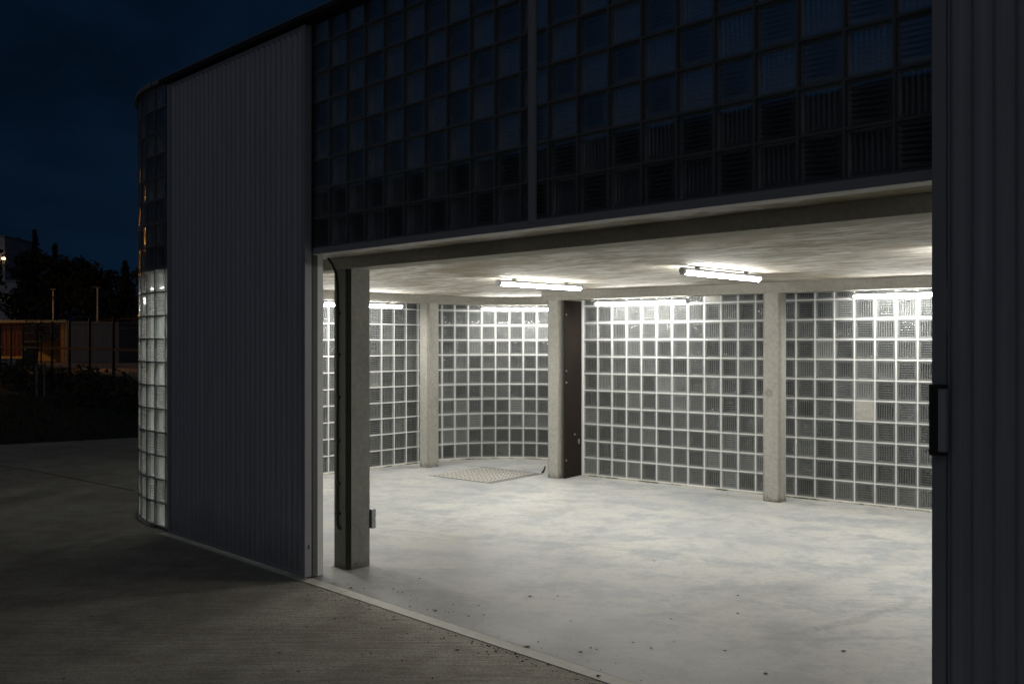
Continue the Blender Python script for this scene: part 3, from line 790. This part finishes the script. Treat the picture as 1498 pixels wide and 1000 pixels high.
mb = MB()
for i in range(640):
    u = random.random()
    if i < 300: sx_, dx_ = random.uniform(-5.3, -1.6), 3.46 - abs(random.gauss(0, .10))
    elif i < 420: sx_, dx_ = random.uniform(-5.3, -1.3), 3.57 + abs(random.gauss(0, .18))
    elif i < 480: sx_, dx_ = random.gauss(-3.35, .22), 3.455 - abs(random.gauss(0, .035))
    else: sx_, dx_ = random.uniform(-6.5, -1.5), random.uniform(1.5, 3.4)
    x, y, _ = W(sx_, dx_); r = random.choice((.002, .003, .003, .004, .0065)) * (1.3 if i > 420 and i < 480 else 1)
    a0 = random.random() * 6.28; zb = .0012 if dx_ > 3.56 else -.002
    rg_ = [(x + r * random.uniform(.6, 1.2) * math.cos(a0 + k * 1.2566), y + r * random.uniform(.6, 1.2) * math.sin(a0 + k * 1.2566), zb) for k in range(5)]
    mb.add(rg_ + [(x, y, zb + r * .7)], [(k, (k + 1) % 5, 5) for k in range(5)])
o = mb.build('grit', M_DEBRIS); tag(o, 'dark grit and crumbs gathered along the threshold', 'grit', kind='stuff')

# ------------------------------------------------------------------ background left
def PX(px, Y): return (px - 749.0) / F * Y
def ZZ(py, Y): return CAMZ + (500.0 - py) / F * Y
# grass: uncountable blades near the pavement
blv = []; blf = []
for i in range(26000):
    k = random.uniform(-1.5, 7); w = random.random() ** 1.6 * 16
    x = g0[0] + dx * k * 1.3 - dy * w + random.gauss(0, .05); y = g0[1] + dy * k * 1.3 + dx * w
    if x > -5: continue
    a = random.random() * 6.28; hgt = random.uniform(.04, .10); ww = random.uniform(.006, .014)
    lx, ly = random.gauss(0, .03), random.gauss(0, .03); bI = len(blv)
    blv += [(x - ww * math.cos(a), y - ww * math.sin(a), -.03), (x + ww * math.cos(a), y + ww * math.sin(a), -.03), (x + lx, y + ly, hgt - .03)]
    blf.append((bI, bI + 1, bI + 2))
mb = MB(); mb.v = blv; mb.f = blf; mb.m = [0] * len(blf)
o = mb.build('grass', M_GRASS); tag(o, 'short dark grass of the lawn', 'grass', kind='stuff')

# chain link fence from far left to near right
fa, fb = np.array((-35.0, 57.0)), np.array((-10.2, 25.0))
fr = empty('wire_fence', (*((fa + fb) / 2), -.03)); tag(fr, 'dark steel wire fence with posts and rail at the lawn edge', 'fence')
ft = (fb - fa); flen = np.linalg.norm(ft); ft = ft / flen; fm = (fa + fb) / 2
npost = 14; HF = 2.45
for i in range(npost + 1):
    p = fa + ft * flen * i / npost - fm
    mb = MB(); mb.obox(p, ft, .035, .035, 0, HF); mb.build('post', M_FENCE, fr)
for z in (1.42, ):
    mb = MB(); mb.obox((0, 0), ft, flen / 2, .03, z, z + .06); mb.build('rail', M_FENCE, fr)
mb = MB()
st = .16; nw = int(flen / st)
for i in range(nw):
    p = fa + ft * (i * st) - fm
    mb.obox(p, ft, .004, .003, .05, HF - .03)
for j in range(9):
    mb.obox((0, 0), ft, flen / 2, .003, .1 + j * .28, .1 + j * .28 + .008)
mb.build('wire_mesh', M_FENCE, fr)

# open shed with ochre wall, and the grey box beside it
Y = 73.0
X0, X1 = PX(-70, Y), PX(98, Y); zr_ = ZZ(469, Y)
sh = empty('open_shed', ((X0 + X1) / 2, Y, 0)); tag(sh, 'open fronted ochre shed lit orange, with rust red boards', 'shed')
cxs = (X0 + X1) / 2; hw = (X1 - X0) / 2
mb = MB(); mb.box(-hw, hw, 5.0, 5.2, 0, zr_ - .15); mb.build('back_wall', M_YELLOW, sh)
mb = MB(); mb.box(-hw - .1, hw + .1, -.3, 5.3, zr_ - .15, zr_ + .05); mb.build('roof', M_YELLOW, sh)
mb = MB(); q = PX(95, Y) - cxs; mb.box(q - .35, q - .05, .0, .15, 0, zr_ - .16); mb.build('door_post', M_ORANGE, sh)
mb = MB(); mb.box(q, hw, .0, 5.0, 0, zr_ - .152); mb.build('side_wall', M_YELLOW, sh)
mb = MB(); a = PX(5, Y) - cxs; c = PX(30, Y) - cxs; mb.box(a - 2.5, c, .1, .2, ZZ(521, Y), zr_ - .2); 
for i in range(12): mb.box(a - 2.5 + i * .33, a - 2.5 + i * .33 + .03, .08, .099, ZZ(521, Y), zr_ - .2)
mb.build('board_panel', M_RUST, sh)
mb = MB(); a = PX(31, Y) - cxs; c = PX(91, Y) - cxs; mb.box(a, c, .1, .2, ZZ(498, Y), zr_ - .2)
for i in range(14): mb.box(a + i * .24, a + i * .24 + .04, .07, .099, ZZ(498, Y), zr_ - .2)
mb.build('slat_panel', M_DARK, sh)
Yb = 72.0
bx = empty('grey_cabin', (PX(136, Yb), Yb, 0)); tag(bx, 'plain grey windowless cabin standing right of the open shed', 'cabin')
hwb = (PX(175, Yb) - PX(99, Yb)) / 2
mb = MB(); mb.box(-hwb, hwb, 0, 5, 0, ZZ(473, Yb)); mb.build('wall', M_ROUGHGREY, bx, bevel=.03)
mb = MB(); mb.box(-hwb - .06, hwb + .06, -.06, 5.06, ZZ(473, Yb) + .003, ZZ(471, Yb)); mb.build('roof', M_CAP, bx)
for i in range(6):
    mb = MB(); mb.box(-hwb + (i + .96) * hwb / 3 - .02, -hwb + (i + .96) * hwb / 3, -.012, -.003, .05, ZZ(473.5, Yb)); mb.build('board_seam', M_CAP, bx)
# bin and crate
Yc = 60.0
bn = empty('waste_bin', (PX(45, Yc), Yc, 0)); tag(bn, 'dark green wheeled waste bin with white sticker before the shed', 'bin')
mb = MB(); w1, w2 = .30, .36; zt = ZZ(503, Yc)
mb.add([(-w1, -w1, .08), (w1, -w1, .08), (w1, w1, .08), (-w1, w1, .08), (-w2, -w2, zt), (w2, -w2, zt), (w2, w2, zt), (-w2, w2, zt)], [(0, 3, 2, 1), (4, 5, 6, 7), (0, 1, 5, 4), (1, 2, 6, 5), (2, 3, 7, 6), (3, 0, 4, 7)])
mb.build('body', M_BIN, bn)
mb = MB(); mb.box(-w2 - .03, w2 + .03, -w2 - .05, w2 + .03, zt + .002, zt + .09); mb.build('lid', M_BIN, bn, bevel=.02)
for sx in (-1, 1):
    mb = MB(); mb.tube([(sx * .2, .3, .1), (sx * .3, .3, .1)], .1, 12); mb.build('wheel', M_PLASTIC, bn)
mb = MB(); mb.box(-.30, -.17, -w2 + .012, -w2 + .02, zt - .42, zt - .24); mb.build('sticker', M_WHITE, bn)
cr = MB(); cr.box(-.5, .5, -.4, .4, 0, .5); cr.box(-.53, .53, -.43, .43, .501, .56)
o = cr.build('storage_crate', M_POLE, loc=(PX(17, Yc), Yc, 0), bevel=.02); tag(o, 'pale grey storage crate on the ground left of the waste bin', 'crate')
# sodium street lamp lighting the yard (out of frame to the left) and wall lamp
sl_ = empty('street_lamp', (-53, 70.5, 0)); tag(sl_, 'street lamp with orange sodium light at the yard', 'street lamp', 'lamp posts of the yard')
mb = MB(); mb.tube([(0, 0, 0), (0, 0, 6.6), (.2, 0, 6.9), (1.1, 0, 7.0)], [.08, .06, .05, .04], 10); mb.build('pole', M_POLE, sl_)
mb = MB(); mb.box(.8, 1.6, -.15, .15, 6.95, 7.08); mb.build('head', M_DARK, sl_)

def ball(name, c, r, mat, parent):
    mb = MB(); n = 12; mb.tube([(c[0], c[1], c[2] - r * math.cos(PI * (i + .02) / n)) for i in range(n + 1)], [max(.002, r * math.sin(PI * i / n)) for i in range(n + 1)], 14); return mb.build(name, mat, parent, smooth=True)
ball('bulb', (1.2, 0, 6.75), .15, M_SODIUM, sl_)
s2 = empty('street_lamp', (-31.6, 53.0, 0)); tag(s2, 'street lamp with orange sodium light and added light-blocking plates at the yard edge', 'street lamp', 'lamp posts of the yard')
mb = MB(); mb.tube([(0, 0, 0), (0, 0, 5.9), (.15, 0, 6.1), (.5, 0, 6.2)], [.08, .06, .05, .04], 10); mb.build('pole', M_POLE, s2)
mb = MB(); mb.box(.2, 1.0, -.2, .2, 6.15, 6.2); mb.box(.2, 1.0, .201, .22, 5.6, 6.2); mb.box(.2, 1.0, -.22, -.201, 5.72, 6.2); mb.box(1.001, 1.02, -.22, .22, 5.72, 6.2); mb.build('head', M_DARK, s2)  # unseen plates added round the bulb to block light towards cabin and pavilion
ball('bulb', (.6, 0, 5.98), .12, M_SODIUM2, s2)
for px, ytop, Yp, lab in ((143, 421, 82, 'slim grey lamp post rising behind the grey cabin'), (78, 424, 90, 'slim faint lamp post behind the open shed')):
    p = empty('lamp_post', (PX(px, Yp), Yp, 0)); tag(p, lab, 'lamp post', 'lamp posts of the yard')
    h = ZZ(ytop, Yp)
    mb = MB(); mb.tube([(0, 0, 0), (0, 0, h)], [.11, .08], 10); mb.build('pole', M_POLE, p)
    mb = MB(); mb.box(-.3, .3, -.12, .12, h, h + .1); mb.build('head', M_DARK, p)
# pale house far left
Yh = 120.0
hs = empty('pale_house', (PX(-40, Yh), Yh, 0)); tag(hs, 'pale rendered house with a glowing wall lamp and lit window', 'house')
ox = PX(-40, Yh)
mb = MB(); mb.box(PX(-160, Yh) - ox, PX(7, Yh) - ox, 0, 8, ZZ(425, Yh) + .01, ZZ(347, Yh)); mb.build('upper_wall', M_PALEWALL, hs)
mb = MB(); mb.box(PX(-160, Yh) - ox, PX(37, Yh) - ox, -1.5, 9, 0, ZZ(413, Yh)); mb.build('wall', M_PALEWALL, hs)
mb = MB(); mb.box(PX(-161, Yh) - ox, PX(8, Yh) - ox, -.2, 8.2, ZZ(347, Yh) + .01, ZZ(345, Yh)); mb.build('roof', M_CAP, hs)
mb = MB(); mb.box(PX(-161, Yh) - ox, PX(38, Yh) - ox, -1.6, 9.1, ZZ(413, Yh) + .01, ZZ(411, Yh)); mb.build('terrace', M_CAP, hs)
w_ = None
for x0, x1, y0, y1, lit in ((9, 12, 434, 441, 1), (15, 24, 434, 440, 1), (-30, 3, 405 - 18, 400, 0), (-28, 4, 440, 460, 0)):
    yy = -1.53 if y0 > 413 else -.03
    mb = MB(); mb.box(PX(x0, Yh) - ox, PX(x1, Yh) - ox, yy - .03, yy + .02, ZZ(y1, Yh), ZZ(y0, Yh)); w = mb.build('window', M_WINLIT if lit else M_DARK, hs)
mb = MB(); mb.box(PX(4.5, Yh) - ox, PX(8, Yh) - ox, -.35, -.01, ZZ(379.5, Yh), ZZ(377, Yh)); mb.build('wall_lamp', M_PORCH, hs)

# trees
def leaf_cloud(mb, c, r, n, size, squash=1.0):
    for _ in range(n):
        th_ = random.random() * 2 * PI; ph = math.acos(random.uniform(-1, 1)); rr = random.random() ** .4
        p = np.array((c[0] + r * rr * math.sin(ph) * math.cos(th_), c[1] + r * rr * math.sin(ph) * math.sin(th_), c[2] + squash * r * rr * math.cos(ph)))
        u = rng.normal(size=3); u /= np.linalg.norm(u); w = np.cross(u, rng.normal(size=3)); w /= np.linalg.norm(w) + 1e-6
        s = size * random.uniform(.5, 1.3)
        mb.add([p - u * s, p + w * s * .5, p + u * s, p - w * s * .5], [(0, 1, 2, 3)])
def broad_tree(px, top, Yt, wid, label, shape=1.0):
    h = ZZ(top, Yt); x = PX(px, Yt); t = empty('broadleaf_tree', (x, Yt, 0)); tag(t, label, 'tree', 'trees behind the yard')
    mb = MB(); mb.tube([(0, 0, 0), (.1, 0, h * .35), (0, .1, h * .75)], [.28, .2, .06], 8)
    for k in range(5):
        a = k * 1.3; z = h * (.3 + .08 * k); mb.tube([(0, 0, z), (wid * .3 * math.cos(a), wid * .3 * math.sin(a), z + h * .18)], [.09, .03], 6)
    mb.build('trunk', M_BARK, t)
    mb = MB()
    for k in range(16):
        a = random.random() * 6.28; zz = random.uniform(.32, .90); rad = wid * .5 * math.sqrt(max(.05, 1 - ((zz - .5) / .5) ** 2)) * random.uniform(.4, .8)
        leaf_cloud(mb, (rad * math.cos(a), rad * math.sin(a), h * zz), wid * random.uniform(.16, .25), 120, .34, .8)
    leaf_cloud(mb, (0, 0, h * .9), wid * .18, 120, .3); leaf_cloud(mb, (0, 0, h * .5), wid * .38, 260, .4)
    mb.build('crown', M_LEAF, t)
def conifer(px, top, Yt, wid, label):
    h = ZZ(top, Yt); t = empty('conifer_tree', (PX(px, Yt), Yt, 0)); tag(t, label, 'tree', 'trees behind the yard')
    mb = MB(); mb.tube([(0, 0, 0), (0, 0, h)], [.25, .02], 8); mb.build('trunk', M_BARK, t)
    mb = MB(); z = h * .15
    while z < h * .98:
        r = wid * .5 * (1 - z / h) + .12
        for k in range(9):
            a = random.random() * 6.28; rr = r * random.uniform(.6, 1.15); n = max(3, int(rr * 5))
            for q in range(n):
                f = (q + .7) / n; p = (rr * f * math.cos(a), rr * f * math.sin(a), z - .25 * rr * f + .12 * random.random())
                leaf_cloud(mb, p, .16, 3, .2)
        z += max(.28, .05 * h * (1.05 - z / h))
    mb.build('crown', M_LEAF, t)
for px, top, Yt, wid, lab in ((-38, 352, 105, 9, 'dark tree at the left picture edge behind the pale house'), (22, 347, 130, 9, 'round dark tree rising just right of the pale house'),
        (46, 360, 112, 7, 'dark tree filling the gap below the tall spire'), (88, 372, 108, 7, 'dark tree above the orange lit shed end'),
        (113, 374, 116, 8, 'dark round tree left of the slim lamp post'), (140, 386, 104, 7, 'dark tree directly behind the slim lamp post'),
        (163, 396, 108, 7, 'lowest dark tree in the dip of the skyline'), (205, 392, 104, 7, 'dark tree touching the curved glass wall'), (252, 384, 112, 9, 'dark tree hidden behind the pavilion')):
    broad_tree(px, top, Yt, wid, lab)
for px, top, Yt, wid, lab in ((51, 332, 118, 4.5, 'tallest slender conifer on the skyline'), (80, 355, 112, 4, 'small spiky conifer right of the tallest one'), (183, 378, 106, 5.5, 'broad pointed conifer beside the curved glass wall')):
    conifer(px, top, Yt, wid, lab)
# rear trees seen through the glass
for X, Yt, lab in ((12, 45, 'dark tree behind the pavilion, right one'), (3, 52, 'dark tree behind the pavilion, left one')):
    broad_tree(749 + X / Yt * F, 430, Yt, 8, lab)
# sapling with stakes
Ys = 28.0
sp = empty('young_tree', (PX(60, Ys), Ys, -.03)); tag(sp, 'thin young tree tied between two short wooden stakes on the lawn', 'tree')
mb = MB(); h = ZZ(412, Ys)
mb.tube([(0, 0, 0), (.01, 0, 1.2), (.0, 0, 2.2), (.06, 0, h)], [.025, .022, .016, .006], 7)
for k in range(9):
    a = k * 2.1; z = 1.6 + k * .2; mb.tube([(0, 0, z), (.22 * math.cos(a), .22 * math.sin(a), z + .25), (.4 * math.cos(a), .4 * math.sin(a), z + .38)], [.009, .006, .003], 5)
mb.build('trunk', M_BARK, sp)
mb = MB()
for k in range(9):
    a = k * 2.1; z = 1.6 + k * .2; leaf_cloud(mb, (.34 * math.cos(a), .34 * math.sin(a), z + .3), .22, 26, .05)
leaf_cloud(mb, (.05, 0, h - .1), .2, 30, .05)
mb.build('crown', M_LEAF, sp)
for px in (55.5, 66.5):
    mb = MB(); x = PX(px, Ys) - PX(60, Ys); mb.tube([(x, -.05, 0), (x, -.05, ZZ(530, Ys))], .04, 10); mb.build('stake', M_WOOD, sp)
mb = MB(); mb.box(PX(55.5, Ys) - PX(60, Ys), PX(66.5, Ys) - PX(60, Ys), -.1, -.091, .93, .98); mb.build('tie', M_PLASTIC, sp)
# shrubs along the fence
sites = [(8, 'leftmost low shrub at the fence foot'), (24, 'low shrub under the waste bin at the fence foot'), (42, 'low shrub left of the staked young tree'), (78, 'low shrub right of the staked young tree'),
         (98, 'low shrub below the shed corner'), (120, 'low shrub below the grey cabin left half'), (146, 'low shrub below the grey cabin right half'), (172, 'low shrub near the curved glass wall'), (192, 'shrub touching the curved glass wall')]
for px, lab in sites:
    # intersection with a line a little in front of the fence
    r = (px - 749) / F; p0 = fa + np.array((-.3, -1.6)); det = ft[0] * 1 - ft[1] * r
    k = (r * p0[1] - p0[0]) / det; q = p0 + ft * k
    t = empty('shrub', (q[0], q[1], -.03)); tag(t, lab, 'shrub', 'shrubs along the wire fence')
    mb = MB()
    for k2 in range(8):
        a = random.random() * 6.28; mb.tube([(0, 0, 0), (.4 * math.cos(a), .4 * math.sin(a), random.uniform(.5, 1.0))], [.012, .004], 5)
    mb.build('stems', M_BARK, t)
    mb = MB()
    for k2 in range(6):
        leaf_cloud(mb, (random.gauss(0, .45), random.gauss(0, .4), random.uniform(.25, .75)), .36, 90, .07)
    mb.build('foliage', M_LEAF2, t)

# ------------------------------------------------------------------ world, camera, render
wd = bpy.data.worlds.new('World'); sc.world = wd; wd.use_nodes = True
nt = wd.node_tree
for n in list(nt.nodes): nt.nodes.remove(n)
out = nt.nodes.new('ShaderNodeOutputWorld'); bg = nt.nodes.new('ShaderNodeBackground')
sky = nt.nodes.new('ShaderNodeTexSky'); sky.sky_type = 'NISHITA'; sky.sun_disc = False
SUN_EL, SUN_AZ = math.radians(6.0), math.radians(200)
sky.sun_elevation = SUN_EL; sky.sun_rotation = SUN_AZ
sky.ozone_density = 3.0; sky.air_density = 1.0; sky.dust_density = .6
gv_ = nt.nodes.new('ShaderNodeTexCoord')
va = N(nt, 'ShaderNodeVectorMath', operation='ADD'); va.inputs[1].default_value = (0, 0, .75); nlink(nt, gv_.outputs['Generated'], va.inputs[0])
vn = N(nt, 'ShaderNodeVectorMath', operation='NORMALIZE'); nlink(nt, va.outputs[0], vn.inputs[0]); nlink(nt, vn.outputs[0], sky.inputs['Vector'])
cv = coords(nt, (1, 1, 2.6), kind='Generated')
cl = ramp(nt, noise(nt, cv, 2.4, 6, .55, .4), [(.36, .55), (.66, 1.25)])
colr = mixc(nt, 1.0, mixc(nt, 1.0, sky.outputs[0], cl, 'MULTIPLY'), (.50, .80, 1.0), 'MULTIPLY')
nlink(nt, colr, bg.inputs['Color']); bg.inputs['Strength'].default_value = .0135
nlink(nt, bg.outputs[0], out.inputs['Surface'])

sun = bpy.data.lights.new('dusk_glow', 'SUN'); sun.energy = .13; sun.angle = math.radians(90); sun.color = (.9, .93, 1.0)
so = bpy.data.objects.new('dusk_glow', sun); COL.objects.link(so)
so.rotation_euler = (math.radians(58), 0, math.radians(-12))

cam = bpy.data.cameras.new('camera'); co = bpy.data.objects.new('camera', cam); COL.objects.link(co)
co.location = (0, 0, CAMZ); co.rotation_euler = (PI / 2, 0, 0)
cam.sensor_width = 36; cam.lens = F / 1498 * 36; cam.clip_end = 2000; cam.clip_start = .05
sc.camera = co
sc.view_settings.view_transform = 'Standard'; sc.view_settings.look = 'None'; sc.view_settings.exposure = 0; sc.view_settings.gamma = 1
sc.render.engine = 'CYCLES'
cy_ = sc.cycles
cy_.use_denoising = True
try: cy_.denoiser = 'OPENIMAGEDENOISE'
except Exception: pass
cy_.max_bounces = 14; cy_.diffuse_bounces = 5; cy_.glossy_bounces = 4; cy_.transmission_bounces = 10; cy_.transparent_max_bounces = 16
cy_.sample_clamp_indirect = 2.5; cy_.sample_clamp_direct = 0
cy_.caustics_reflective = False; cy_.caustics_refractive = True; cy_.blur_glossy = 1.0
